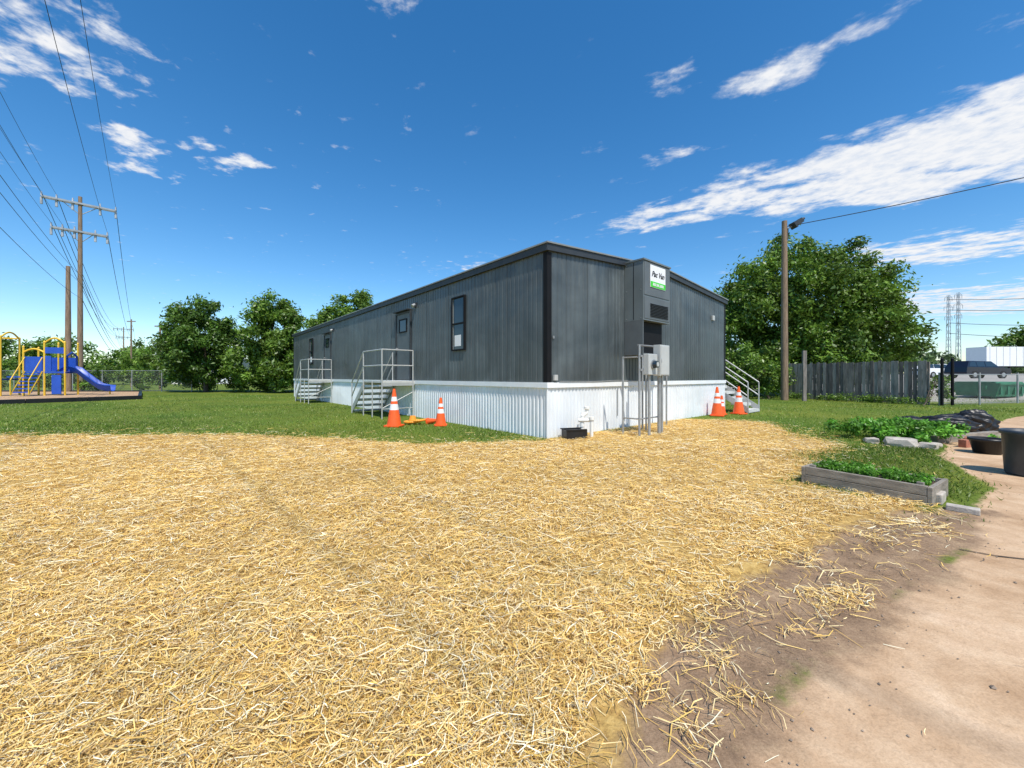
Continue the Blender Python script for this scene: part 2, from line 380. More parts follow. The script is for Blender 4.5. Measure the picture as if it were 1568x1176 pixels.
def cyl_np(p0, p1, r0, r1, n=7):
    p0 = Vector(p0); p1 = Vector(p1); d = (p1-p0).normalized()
    a = Vector((0,0,1)) if abs(d.z) < .9 else Vector((1,0,0)); u = d.cross(a).normalized(); w = d.cross(u)
    vs = [p+u*math.cos(2*math.pi*i/n)*r+w*math.sin(2*math.pi*i/n)*r for p, r in ((p0,r0),(p1,r1)) for i in range(n)]
    return np.array([tuple(v) for v in vs]), np.array([(i, i+n, (i+1)%n+n, (i+1)%n) for i in range(n)])
def tree(name, base, ells, nclump, per, size, color, crad=(.7, 1.3), trunk=.25, shell=.5, limbs=9):
    C = []; vols = np.array([e[3]*e[4]*e[5] for e in ells]); pr = vols/vols.sum()
    for i in range(nclump):
        e = ells[rng.choice(len(ells), p=pr)]
        d = rng.normal(size=3); d /= np.linalg.norm(d)
        u = shell+(1-shell)*rng.random()**.6
        u *= .85+.3*rng.random()
        p = np.array(e[:3])+d*u*np.array(e[3:6])
        if p[2] < .4: p[2] = .4+rng.random()*.8
        C.append(p)
    C = np.array(C); Rr = rng.uniform(*crad, len(C))
    V, F, c, P = leaf_arrays(C, Rr, per, size, color)
    Vs, Fs, cs, ms = [V], [F], [c], [np.zeros(len(F))]; o = len(V)
    b = np.array(base, float); top = np.array(ells[0][:3])
    segs = []; prev = b.copy()
    for k in range(1, 5):
        q = b+(top-b)*k/4+np.append(rng.normal(0, .12*trunk*4, 2), 0)*.6
        segs.append((prev, q, trunk*(1.25-k*.22), trunk*(1.25-(k+1)*.22))); prev = q
    for i in range(limbs):
        s = segs[rng.integers(0, 4)]; st = s[0]+(s[1]-s[0])*rng.random()
        tgt = C[rng.integers(0, len(C))]; midp = (st+tgt)/2+np.array([0,0,.3]); r = trunk*.4
        segs += [(st, midp, r, r*.6), (midp, tgt, r*.6, r*.15)]
    for s in segs:
        v, f = cyl_np(s[0], s[1], s[2], max(.01, s[3])); Vs.append(v); Fs.append(f+o); o += len(v)
        cs.append(np.tile([.1,.08,.06], (len(v),1))); ms.append(np.ones(len(f)))
    return npmesh(name, np.concatenate(Vs), np.concatenate(Fs), [M_leaf, M_bark], np.concatenate(ms), np.concatenate(cs))
G1 = (.105, .2, .028); G2 = (.085, .18, .028); G3 = (.12, .225, .034)
tree('broadleaf_tree', (18.9,25.5,0), [(19.0,25.5,5.9,5.2,4,4.1),(15.6,24.5,4.0,2.9,2.6,3.6),(22.2,25,3.9,3.2,3,2.9),(18,25,2.2,4.8,3,1.8),(18.4,22.6,4.6,3.6,1.2,2.8)],
     560, 210, .13, G1, (.4,1.0), .3)
tree('broadleaf_tree', (-24.0,30.5,0), [(-24.0,30.5,4.0,2.5,2.5,2.9),(-25.8,30.5,2.9,1.5,2,2.4)], 170, 220, .14, G2, (.35,.75), .18)
tree('broadleaf_tree', (-18.5,30.5,0), [(-18.5,30.5,4.2,2.0,2.4,3.1),(-20.2,30,2.0,1.7,1.6,1.7),(-17,29.5,2.6,1.6,2,2.2)], 170, 220, .14, G1, (.35,.75), .18)
tree('broadleaf_tree', (-18.3,39,0), [(-18.3,39,6,2.2,2,2.6)], 60, 170, .17, G3, (.4,.9), .16, .3)
tree('broadleaf_tree', (-15.0,38.5,0), [(-15.0,38.5,6.6,2.3,2,2.9)], 70, 170, .17, G3, (.4,.9), .16, .3)
tree('broadleaf_tree', (160,120,1.7), [(160,120,10,9,6,7)], 60, 110, .6, G1, (1.5,2.8), .5)
tree('shrub', (14.0,21.2,0), [(13.6,21.6,1.6,2.2,.9,1.4),(11.5,21.8,1.3,2.0,.8,1.2)], 60, 200, .09, G3, (.3,.6), .05)
tree('shrub', (16.9,16.0,0), [(18.2,16.8,.45,.8,.4,.4)], 16, 120, .06, G3, (.15,.3), .02)
C = []
for i in range(60):
    t = rng.random(); C.append((15.1+2.5*t+rng.normal(0,.06), 21.3-5*t-.15, .08+rng.random()*.2))
V, F, c, _ = leaf_arrays(C, rng.uniform(.1,.28,len(C)), 50, .045, G3, .9)
npmesh('fence_weeds', V, F, [M_leaf], col=c)
C = []
for i in range(360):
    t = rng.random(); x = -47+t*33; y = 33.5-t*1.5+rng.normal(0,.4)
    top = 1.5+.9*vnoise(np.array([x]), np.array([0.]), .35, 44)[0]+(.8 if -34 < x < -27 else 0)
    C.append((x, y, .3+rng.random()*top))
V, F, c, _ = leaf_arrays(C, rng.uniform(.3,.65,len(C)), 110, .12, G3)
npmesh('vine_hedge', V, F, [M_leaf], col=c)
C = []
for i in range(900):
    a = rng.uniform(-1.02, 1.02); D = rng.uniform(95, 150); x = math.tan(a)*D
    tp = 2.5+4.5*vnoise(np.array([a*40]), np.array([2.]), .7, 50)[0]
    if x > 60: tp *= .85
    C.append((x, D, float(hgt(x, D))+.5+rng.random()*tp))
V, F, c, _ = leaf_arrays(C, rng.uniform(1.2,2.6,len(C)), 60, .6, (.08,.14,.05))
npmesh('distant_tree_line', V, F, [M_leaf], col=c)
C = [( -78+rng.normal(0,6), 62+rng.normal(0,3), 1+rng.random()*6.2) for i in range(90)]
C += [( -58+rng.normal(0,2.5), 60+rng.normal(0,3), 1+rng.random()*4.5) for i in range(50)]
V, F, c, _ = leaf_arrays(C, rng.uniform(.8,1.6,len(C)), 120, .28, G1)
npmesh('background_trees', V, F, [M_leaf], col=c)

# ------------------------------------------------------------------ building
bld = empty('modular_office_building', (CX, CY, 0), TH)
def corr(mb, wall, L, z0, z1f, period, prof, base=0.0, mat=0):
    pts = []; n = int(round(L/period))
    for i in range(n):
        for (fs, off) in prof: pts.append((i*period+fs*period, off))
    pts.append((L, prof[0][1])); vs = []
    for s, off in pts:
        off = off+base
        if wall == 'front': p = (s, -off)
        elif wall == 'left': p = (-off, s)
        elif wall == 'back': p = (s, BL+off)
        else: p = (BW+off, s)
        vs.append((*p, z0)); vs.append((*p, z1f(s)))
    mb.add(vs, [(2*i, 2*i+2, 2*i+3, 2*i+1) for i in range(len(pts)-1)], mat)
gab = lambda s: 3.68+.31*(1-abs(s-BW/2)/(BW/2))
flat = lambda s: 3.68
prof = [(0,0.0),(.12,0.0),(.2,.011),(.92,.011)]
mb = MB()
for w, L, f in (('front',BW,gab),('left',BL,flat),('back',BW,gab),('right',BL,flat)):
    corr(mb, w, L, 1.08, f, BW/64 if w in('front','back') else BL/162, prof)
mb.build('siding', [M_wall], bld)
mb = MB()
for i in range(1,18):
    yy = i*1.2; mb.box((-.016,yy,1.095),(-.0115,yy+.035,3.62))
for xx in (1.22,2.44,5.4,6.6,7.7): mb.box((xx,-.016,1.095),(xx+.035,-.0115,3.62))
mb.build('sheet_lap_seams',[M_door],bld)
mb = MB()
sp_ = [(0,0),(.3,0),(.45,.02),(.85,.02)]
for w, L in (('front',BW),('left',BL),('back',BW),('right',BL)):
    corr(mb, w, L, -.05, lambda s: 1.0, BW/80 if w in('front','back') else BL/202, sp_, base=-.02)
mb.build('skirting', [M_skirt], bld)
mb = MB()
def ring(mb, o, z0, z1, mat=0, inn=-.03):
    mb.box((-o,-o,z0),(BW+o,inn*-1,z1),mat); mb.box((-o,-inn,z0),(-inn,BL+o,z1),mat)
    mb.box((BW+inn,-inn,z0),(BW+o,BL+o,z1),mat); mb.box((-inn,BL+inn,z0),(BW+inn,BL+o,z1),mat)
ring(mb, .032, .985, 1.09)
mb.box((-.012,-.012,-.03),(.02,.02,.985)); mb.box((BW-.02,-.012,-.03),(BW+.012,.02,.985))
mb.build('skirting_trim_band', [M_trimw], bld)
mb = MB()
for (x0, x1) in ((-.022,.10),(BW-.06,BW+.022)):
    mb.box((x0,-.022,1.095),(x1,.005,3.62))
mb.box((-.022,.005,1.095),(-.002,.09,3.62)); mb.box((BW+.002,.005,1.095),(BW+.022,.07,3.62))
mb.box((-.02,BL-.06,1.095),(.01,BL+.02,3.62))
mb.build('corner_trim', [M_dark], bld)
mb = MB()
zt = 3.78
def slab(mb, o, e, za, zb, mat):
    p = [(-o, zt+za), (-o, zt+zb), (BW/2, zt+.31+zb), (BW+o, zt+zb), (BW+o, zt+za), (BW/2, zt+.31+za)]
    mb.extr(p, 'y', -e, BL+e, mat)
slab(mb, .07, .07, -.15, -.02, 0); slab(mb, .095, .095, -.018, .012, 1)
slab(mb, .05, .05, .014, .03, 2)
mb.build('roof', [M_fascia, M_drip, M_roof], bld)
def window(y0, y1, z0, z1, nm):
    mb = MB(); w = .035
    mb.box((-.022,y0,z0),(.0,y1,z1),1)
    for a, b_ in (((y0-w,z0-w),(y0,z1+w)),((y1,z0-w),(y1+w,z1+w)),((y0,z1),(y1,z1+w)),((y0,z0-w),(y1,z0))):
        mb.box((-.06,a[0],a[1]),(.0,b_[0],b_[1]),0)
    zm = (z0+z1)/2
    mb.box((-.045,y0,zm-.02),(-.023,y1,zm+.02),0)
    for za, zb in ((z0,zm-.02),(zm+.02,z1)):
        mb.box((-.035,y0,za),(-.023,y0+.03,zb),2); mb.box((-.035,y1-.03,za),(-.023,y1,zb),2)
    mb.box((-.025,y0+.16,z0+.08),(-.0225,y1-.08,z0+.36),3)
    mb.build(nm, [M_dark, M_glass, M_drip, M_white], bld)
window(2.83,3.36,1.9,3.2,'window'); window(17.1,17.65,1.9,3.2,'window_far')
def door(y0, y1, nm):
    mb = MB(); z0 = 1.12; z1 = 3.18; w = .05
    mb.box((-.03,y0,z0),(0,y1,z1),0)
    mb.box((-.055,y0-w,z0),(0,y0,z1+w),1); mb.box((-.055,y1,z0),(0,y1+w,z1+w),1); mb.box((-.055,y0,z1),(0,y1,z1+w),1)
    mb.box((-.04,y0+.25,z1-.55),(-.031,y1-.25,z1-.2),2)
    mb.box((-.05,y0+.2,z1-.2),(-.031,y1-.2,z1-.16),3); mb.box((-.05,y0+.2,z1-.59),(-.031,y1-.2,z1-.55),3)
    mb.box((-.05,y0+.2,z1-.55),(-.031,y0+.25,z1-.2),3); mb.box((-.05,y1-.25,z1-.55),(-.031,y1-.2,z1-.2),3)
    mb.cyl((-.1,y1-.1,2.1),(-.03,y1-.1,2.1),.03,.02,8,4)
    mb.box((-.16,y0-.05,z1+.07),(-.0,y1+.05,z1+.10),1)
    mb.box((-.05,y0-.42,3.28),(-.017,y0-.3,3.42),1); mb.cyl((-.13,y0-.36,3.3),(-.05,y0-.36,3.36),.06,.04,8,4)
    mb.build(nm, [M_door, M_fascia, M_glass, M_dark, M_galv], bld)
door(5.8,6.75,'door'); door(13.95,14.9,'door_far')
mb = MB()
mb.box((.14,-.06,1.13),(.24,-.017,1.24)); mb.box((.13,-.04,1.95),(.16,-.017,2.0),1)
mb.box((7.45,-.06,3.0),(7.6,-.017,3.15))
mb.cyl((2.3,-.03,.93),(2.3,-.03,.3),.012,n=6,mat=1); mb.tube([(.3,-.045,1.11),(1.4,-.045,1.1),(2.3,-.045,1.12),(3.2,-.045,1.1)],.008,6,1)
mb.build('utility_boxes', [M_ebox, M_galv], bld)

# HVAC
hv = empty('wall_mounted_air_conditioner', (CX, CY, 0), TH)
mb = MB(); x0, x1, yd = 2.59, 3.8, -.51
mb.box((x0,yd,2.5),(x1,-.017,3.86),0)
mb.box((x0-.02,yd-.03,3.862),(x1+.02,-.017,3.90),0)
mb.box((x0+.03,yd-.012,3.08),(x1-.03,yd-.001,3.84),2); mb.box((x0+.03,yd-.012,2.54),(x1-.03,yd-.001,3.04),2)
for i in range(9): mb.box((x0+.28,yd-.03,2.6+i*.035),(x1-.12,yd-.013,2.618+i*.035),1)
for (zz) in (2.55,3.2,3.8):
    for yy in (-.45,-.08): mb.cyl((x0-.006,yy,zz),(x0+.001,yy,zz),.01,n=6,mat=4)
mb.box((x0-.004,-.27,2.52),(x0-.001,-.255,3.84),1)
mb.box((x0+.2,-.36,1.75),(x1-.1,-.017,2.498),3)
mb.box((x0,-.5,1.70),(x1,-.017,1.745),2)
mb.box((x0,-.5,1.746),(x0+.03,-.017,2.499),2)
for xx in (x0+.05, x1-.06):
    mb.cyl((xx,-.46,1.70),(xx,-.46,-.02),.022,n=8,mat=4)
mb.build('hvac_body', [M_hvac, M_dark, M_hvac2, M_dark, M_galv], hv, bevel=.004)
mb = MB(); mb.box((2.86,-.532,3.28),(3.55,-.524,3.8),0); mb.box((2.87,-.538,3.29),(3.54,-.533,3.42),1)
mb.build('sign_panel', [M_white, M_green], hv)
def text(s, size, x, z, y, mat, shear=0, parent=hv):
    cu = bpy.data.curves.new('lettering', 'FONT'); cu.body = s; cu.size = size; cu.shear = shear
    cu.extrude = .002; cu.align_x = 'CENTER'; cu.offset = size*.02; cu.materials.append(mat)
    ob = bpy.data.objects.new('lettering', cu); scene.collection.objects.link(ob); ob.parent = parent
    ob.location = (x, y, z); ob.rotation_euler = (R(90), 0, 0); return ob
text('Pac Van', .18, 3.2, 3.54, -.535, M_dark, .35)
text('800.586.2828', .09, 3.2, 3.325, -.541, M_white)

# electrical rack
rk = empty('electrical_service_rack', (CX, CY, 0), TH)
mb = MB(); y = -1.0
for xx in (1.62, 2.52): mb.cyl((xx,y,-.05),(xx,y,1.85),.024,n=8)
for xx in (1.62, 2.52): mb.cyl((xx,y+.38,-.05),(xx,y+.38,1.62),.02,n=8)
for z in (1.32,1.6): mb.box((1.6,y-.045,z),(2.54,y-.025,z+.04))
for z in (.35,): mb.cyl((1.62,y,z),(2.52,y,z),.016,n=6); mb.cyl((1.62,y,z),(1.62,y+.38,z),.016,n=6)
mb.cyl((1.62,y,1.6),(1.62,y+.38,1.6),.016,n=6)
mb.cyl((1.85,y-.08,1.25),(1.85,y-.08,-.05),.03,n=10); mb.cyl((2.25,y-.08,1.22),(2.25,y-.08,-.05),.038,n=10)
mb.cyl((2.36,y-.08,1.22),(2.36,y-.08,-.05),.018,n=8)
mb.cyl((2.3,y+.0,1.84),(2.3,y+.45,1.9),.02,n=8)
mb.build('rack_frame', [M_galv], rk)
mb = MB(); mb.box((1.68,y-.17,1.24),(2.02,y-.047,1.66)); mb.build('meter_box', [M_ebox], rk, bevel=.01)
mb = MB(); mb.cyl((1.85,y-.17,1.45),(1.85,y-.19,1.45),.1,n=20,mat=0); mb.cyl((1.85,y-.19,1.45),(1.85,y-.27,1.45),.078,.07,20,1); mb.cyl((1.85,y-.271,1.45),(1.85,y-.275,1.45),.045,n=14,mat=2)
mb.build('electric_meter', [M_galv, M_glass, M_ebox], rk)
mb = MB(); mb.box((2.07,y-.2,1.22),(2.45,y-.047,1.86)); mb.box((2.09,y-.212,1.24),(2.43,y-.201,1.84)); mb.box((2.1,y-.225,1.5),(2.12,y-.212,1.58))
mb.build('breaker_panel', [M_ebox], rk, bevel=.008)

# pvc cleanout + black tub
mb = MB()
bx, by = 1.47, 7.84
mb.tube([(bx-.06,by,0),(bx-.06,by,.4),(bx+.04,by+.02,.48),(bx+.04,by+.02,.55)], .04, 10)
mb.tube([(bx+.12,by-.06,0),(bx+.12,by-.06,.34)], .035, 10)
mb.cyl((bx-.14,by-.03,.33),(bx+.16,by-.03,.33),.038,n=10); mb.cyl((bx+.12,by-.06,.34),(bx+.12,by-.06,.4),.055,n=12)
mb.cyl((bx-.06,by,.2),(bx-.06,by,.26),.052,n=12); mb.cyl((bx+.04,by+.02,.55),(bx+.04,by+.02,.6),.06,n=12)
mb.build('pvc_drain_pipe', [M_pvc])
mb = MB(); c0 = Vector((1.20,7.60,0))
Mx = Matrix.Translation(c0) @ Matrix.Rotation(TH*.4, 4, 'Z')
for a_, b_ in (((-.2,-.12,0),(.2,-.1,.17)),((-.2,.1,0),(.2,.12,.17)),((-.2,-.1,0),(-.18,.1,.17)),((.18,-.1,0),(.2,.1,.17)),((-.18,-.1,.0),(.18,.1,.04))): mb.box(a_, b_, 0, Mx)
mb.box((-.22,-.14,.17),(.22,-.11,.19),0,Mx); mb.box((-.22,.11,.17),(.22,.14,.19),0,Mx)
mb.cyl(Mx@Vector((.26,.0,0)),Mx@Vector((.26,.0,.16)),.035,n=10,mat=0)
mb.build('black_plastic_tub', [M_black])

# ------------------------------------------------------------------ stairs
def stairs(xa, xb, ya, yb, sgn, n=5, run=1.05, H=1.08):
    e = empty('metal_access_stairs', (CX, CY, 0), TH); mb = MB(); r = .02
    mb.box((xa,ya,H-.05),(xb,yb,H),1); mb.box((xa,ya,H-.14),(xb,ya+.04,H-.051),0); mb.box((xa,yb-.04,H-.14),(xb,yb,H-.051),0)
    ys0 = yb if sgn > 0 else ya; ye = ys0+sgn*run
    for i in range(n):
        z = H-(i+1)*H/(n+.6); y0 = ys0+sgn*run*i/n; y1 = ys0+sgn*run*(i+1)/n+sgn*.03
        mb.box((xa+.04,min(y0,y1),z-.04),(xb-.04,max(y0,y1),z),1)
        mb.box((xa+.04,y1-.01,z-.09),(xb-.04,y1+.01,z-.041),1)
    for xx in (xa, xb-.03):
        vs = [(ys0,H-.01),(ys0,H-.24),(ye,0.02),(ye+sgn*.03,.02),(ye+sgn*.03,.2)]
        mb.extr(vs,'x',xx,xx+.03,0)
    out = xa if xa < 0 else xb
    inn = xb-.05 if xa < 0 else xa+.05
    for (px, py) in ((out,ya),(out,yb),(inn,ya),(inn,yb)):
        mb.cyl((px,py,0),(px,py,H+.9),r,n=8)
    mb.cyl((out,(ya+yb)/2,0),(out,(ya+yb)/2,H),r,n=8)
    yend = ya if sgn > 0 else yb
    for z in (.45,.9):
        mb.cyl((out,ya,H+z),(out,yb,H+z),r,n=8)
        mb.cyl((out,yend,H+z),(inn,yend,H+z),r,n=8)
        for px in (out, inn): mb.cyl((px,ys0,H+z),(px,ye,z+.12),r,n=8)
    mb.cyl((out,yend,.3),(inn,yend,.75),.012,n=6); mb.cyl((out,yend,.28),(inn,yend,.28),.014,n=6)
    for px in (out, inn): mb.cyl((px,ye,0),(px,ye,1.02),r,n=8)
    mb.build('stair_frame', [M_alu, M_tread], e)
stairs(-1.03,-.03,5.5,6.95,1)
stairs(-1.03,-.03,13.65,15.1,1)
stairs(BW+.12,BW+1.2,.65,2.1,-1,run=1.3)

# ------------------------------------------------------------------ cones
def cone(x, y, h, tilt=None, bands=True):
    mb = MB(); n = 24; k = h/.9
    rb = .15*k+.02; z0 = .03
    segs = [(0,.30,0),(.30,.42,0),(.42,.58,1),(.58,.66,0),(.66,.78,1),(.78,1,0)]
    rr = lambda t: rb+(.028-rb)*t
    for a_, b_, mt in segs:
        mb.cyl((0,0,z0+a_*(h-z0)),(0,0,z0+b_*(h-z0)),rr(a_),rr(b_),n,mt if bands else 0,cap=(b_==1))
    w = .19*k+.01; c = .04
    mb.extr([(-w+c,-w),(w-c,-w),(w,-w+c),(w,w-c),(w-c,w),(-w+c,w),(-w,w-c),(-w,-w+c)],'z',0,z0,0)
    ob = mb.build('traffic_cone', [M_orange, M_white], None, (x,y,.012), rng.random()*1.5)
    if tilt: ob.rotation_euler = (R(82), 0, tilt); ob.location.z = w*.75
    return ob
cone(-2.84,9.38,.9); cone(-1.74,9.5,.68); cone(6.27,11.9,.88); cone(7.28,12.5,.88); cone(6.6,12.25,.6)
cone(-2.15,9.9,.36,R(70),False)
mb = MB(); pts = []
for i in range(50):
    t = i/49*4*math.pi; pts.append((-2.62+.16*math.cos(t)+.02*t, 9.85+.16*math.sin(t), .04+.012*t/2))
mb.tube(pts,.03,8); mb.cyl((-2.5,9.8,.12),(-2.5,9.8,.22),.09,.07,12); mb.build('orange_hose_coil',[M_yorange])

# ------------------------------------------------------------------ playground
mulch = [(-24,14.3),(-19.9,20.8),(-27.2,28.5),(-44,28.5),(-44,14.3)]
mb = MB(); mb.add([(x,y,.12) for x,y in mulch],[tuple(range(5))],0); mb.build('playground_mulch_surface',[M_mulch])
mb = MB()
for (a_, b_) in zip(mulch, mulch[1:]+mulch[:1]):
    v = Vector((b_[0]-a_[0], b_[1]-a_[1], 0)); L = v.length
    Mx = Matrix.Translation((a_[0],a_[1],0)) @ Matrix.Rotation(math.atan2(v.y,v.x),4,'Z')
    k = int(L/2.4)+1
    for i in range(k): mb.box((i*L/k+.01,-.08,-.02),((i+1)*L/k-.01,.07,.2),0,Mx)
mb.build('playground_border_edging',[M_black])
pg = empty('playground_climbing_structure', (-27.3,23,.11), R(20)); pg.scale = (.74,.9,1)
mb = MB(); yl, bl = 0, 1
def post(x,y,h=3.3): mb.cyl((x,y,0),(x,y,h),.06,n=10,mat=yl); mb.cyl((x,y,h),(x,y,h+.08),.075,.03,10,yl)
for x in (-1.1,.1,1.3):
    for y in (-.6,.6): post(x,y,3.1 if x > -1 else 2.8)
for x,y in ((-3.4,-.7),(-3.4,.7),(-2.3,-.7),(-2.3,.7)): post(x,y,3.35)
def arch(p0,p1,h,rise):
    pts = []
    for i in range(9):
        t = i/8; pts.append((p0[0]+(p1[0]-p0[0])*t,p0[1]+(p1[1]-p0[1])*t,h+rise*math.sin(math.pi*t)))
    mb.tube(pts,.05,8,yl)
arch((-3.4,-.7),(-3.4,.7),3.3,.35); arch((-2.3,-.7),(-2.3,.7),3.3,.35); arch((.1,-.6),(1.3,-.6),3.05,.3); arch((-1.1,-.6),(.1,-.6),2.5,.2)
for z in (3.35,): mb.cyl((-3.4,-.7,z),(-2.3,-.7,z),.04,n=8,mat=yl); mb.cyl((-3.4,.7,z),(-2.3,.7,z),.04,n=8,mat=yl)
mb.box((-1.15,-.65,1.3),(1.35,.65,1.4),bl); mb.box((-3.4,-.7,.9),(-2.3,.7,.98),bl); mb.box((-2.3,-.3,1.05),(-1.15,.3,1.12),bl)
for (a_,b_) in (((-1.05,-.63,1.42),(.05,-.58,2.25)),((.15,-.63,1.42),(.5,-.58,2.3)),((-1.05,.58,1.42),(1.25,.63,2.25)),((.1,-.63,2.45),(1.3,-.58,2.8))): mb.box(a_,b_,bl)
for i in range(6):
    z = .2+i*.2; mb.box((-.95,-1.6+i*.16,z),(-.05,-1.35+i*.16,z+.06),bl)
mb.tube([(-1,-1.7,.1),(-1,-.65,1.4)],.04,8,yl); mb.tube([(0,-1.7,.1),(0,-.65,1.4)],.04,8,yl)
mb.tube([(-1,-1.7,.1),(-1,-1.7,.9),(-1,-.65,2.2)],.03,8,yl); mb.tube([(0,-1.7,.1),(0,-1.7,.9),(0,-.65,2.2)],.03,8,yl)
for i in range(6): mb.cyl((-3.4,-.7,.3+i*.32),(-2.3,-.7,.3+i*.32),.03,n=8,mat=yl if i%2 else bl)
mb.box((-3.43,-.6,1.0),(-3.38,.6,1.7),bl)
mb.box((.75,-.95,.1),(1.3,-.9,1.2),bl); 
path = [(1.35,0,1.4),(1.75,0,1.3),(2.2,0,.95),(2.7,0,.6),(3.1,0,.34),(3.55,0,.24),(3.9,0,.22)]
pr = [(-.36,.34),(-.33,.36),(-.3,.32),(-.24,.05),(-.1,0),(.1,0),(.24,.05),(.3,.32),(.33,.36),(.36,.34)]
vs = [(p[0],p[1]+q[0],p[2]+q[1]) for p in path for q in pr]; k = len(pr)
mb.add(vs,[(i*k+j,(i+1)*k+j,(i+1)*k+j+1,i*k+j+1) for i in range(len(path)-1) for j in range(k-1)],bl,True)
vs = [(p[0],p[1]+q[0]*1.02,p[2]+q[1]-.03) for p in path for q in pr]
mb.add(vs,[(i*k+j+1,(i+1)*k+j+1,(i+1)*k+j,i*k+j) for i in range(len(path)-1) for j in range(k-1)],bl,True)
mb.cyl((3.7,0,0),(3.7,0,.22),.05,n=8,mat=yl)
mb.box((1.3,-.5,1.42),(1.36,-.38,2.3),bl); mb.box((1.3,.38,1.42),(1.36,.5,2.3),bl); mb.tube([(1.33,-.5,2.3),(1.33,0,2.55),(1.33,.5,2.3)],.05,8,bl)
mb.build('play_frame',[M_yel,M_blue],pg)

# ------------------------------------------------------------------ poles and wires
wd = Vector((-.69,.724,0)).normalized(); wn = Vector((wd.y,-wd.x,0))
P0 = Vector((-35.5,32,0))
def upole(base, H=16.0, arms=True, name='utility_pole'):
    mb = MB(); b = Vector(base); mb.cyl(b,b+Vector((0,0,H)),.2,.12,12,0)
    att = []
    if arms:
        for z, hw in ((H-.6,2.05),(H-2.9,1.55)):
            for off in (-.14,.14):
                c = b+wd*off
                Mx = Matrix.Translation((c.x,c.y,z)) @ Matrix.Rotation(math.atan2(wn.y,wn.x),4,'Z')
                mb.box((-hw,-.05,-.07),(hw,.05,.07),1,Mx)
            for s in (-1,-.62,-.2,.55,1):
                q = b+wn*hw*s; q.z = z; mb.cyl(q+Vector((0,0,.07)),q+Vector((0,0,.38)),.07,.04,8,2)
                mb.cyl(q+Vector((0,0,-.07)),q+Vector((0,0,-.6)),.08,.08,8,2)
                if s in (-1,-.62,1): att.append(q+Vector((0,0,.35)))
            for s in (-1,1): mb.cyl(b+wn*hw*.5*s+Vector((0,0,z)),b+Vector((0,0,z-.9)),.03,n=6,mat=1)
        for z in (9.4, 8.8, 7.6): att.append(b+Vector((.15,0,z)))
    ob = mb.build(name,[M_pole,M_galv,M_insul]); return att
A0 = upole(P0); A1 = upole(P0-wd*62, 16.5); A2 = upole(P0+wd*110, 15.5); A3 = upole(P0+wd*200, 15.0)
def wires(A, B, sag, name='power_lines', r=.010):
    mb = MB()
    for a_, b_ in zip(A, B):
        pts = []
        for i in range(25):
            t = i/24; p = a_.lerp(b_, t); p.z -= sag*4*t*(1-t); pts.append(p)
        mb.tube(pts, r, 5)
    mb.build(name,[M_wire])
wires(A0, A1, 1.3); wires(A0, A2, 2.3,r=.022); wires(A2, A3, 1.3,r=.022)
upole((-32.5,28.5,0), 9.3, False, 'wooden_pole')
for x, y, h in ((-45,46,8.0),(-33,36.5,6.2)):
    mb = MB(); mb.cyl((x,y,0),(x,y,h),.1,.07,8); mb.box((x-.5,y-.04,h-.3),(x+.5,y+.04,h-.2)); mb.build('small_pole',[M_pole])
q = Vector((14.0,20,0)); mb = MB(); mb.cyl(q,q+Vector((0,0,9.2)),.17,.12,12,0); pl = mb.build('wooden_light_pole',[M_pole])
mb = MB(); mb.tube([(14.0,20,8.75),(14.45,19.9,8.95)],.03,8,0)
Mx = Matrix.Translation((14.55,19.85,9.05)) @ Matrix.Rotation(R(-35),4,'Y')
mb.box((-.2,-.16,-.12),(.22,.16,.12),1,Mx); mb.box((-.28,-.2,-.16),(-.2,.2,.16),1,Mx)
mb.cyl(Mx@Vector((.22,0,0)),Mx@Vector((.42,0,0)),.09,.06,10,1); mb.cyl((14.15,20,8.3),(14.15,20,8.8),.05,n=8,mat=1)
mb.build('floodlight',[M_galv,M_fascia],pl)
wires([Vector((14,20,8.9))],[Vector((34,6,11.0))],.5,'service_wire',.02)
mb = MB(); mb.box((14.45,19.3,0),(14.62,19.4,2.5)); mb.build('leaning_board',[M_fence])
def pylon(x, y, H):
    mb = MB(); z0 = 1.7; w0, w1 = .55, .25; n = 12
    cs = [(-1,-1),(1,-1),(1,1),(-1,1)]
    P = lambda c, t: (x+c[0]*(w0+(w1-w0)*t), y+c[1]*(w0+(w1-w0)*t), z0+t*H)
    for c in cs: mb.cyl(P(c,0),P(c,1),.11,.08,5)
    for k in range(n):
        for i in range(4):
            mb.cyl(P(cs[i],k/n),P(cs[(i+1)%4],(k+1)/n),.05,n=4)
    for zz, hw in ((.97,1.4),(.85,1.7),(.73,1.4)):
        for s in (-1,1):
            mb.cyl((x+s*hw,y,z0+zz*H),(x+s*.3,y,z0+zz*H),.09,n=4); mb.cyl((x+s*hw,y,z0+zz*H),(x+s*.3,y,z0+(zz+.03)*H),.07,n=4)
            mb.cyl((x+s*hw,y,z0+zz*H),(x+s*hw,y,z0+zz*H-1.4),.08,n=5)
    mb.build('transmission_tower',[M_grey])
pylon(168.2,150,31); pylon(172.0,150,32)
for k,z in enumerate((31,27,22,18)):
    wires([Vector((168,150,z))],[Vector((230,95,z+3-k))],4,'transmission_line',.09)

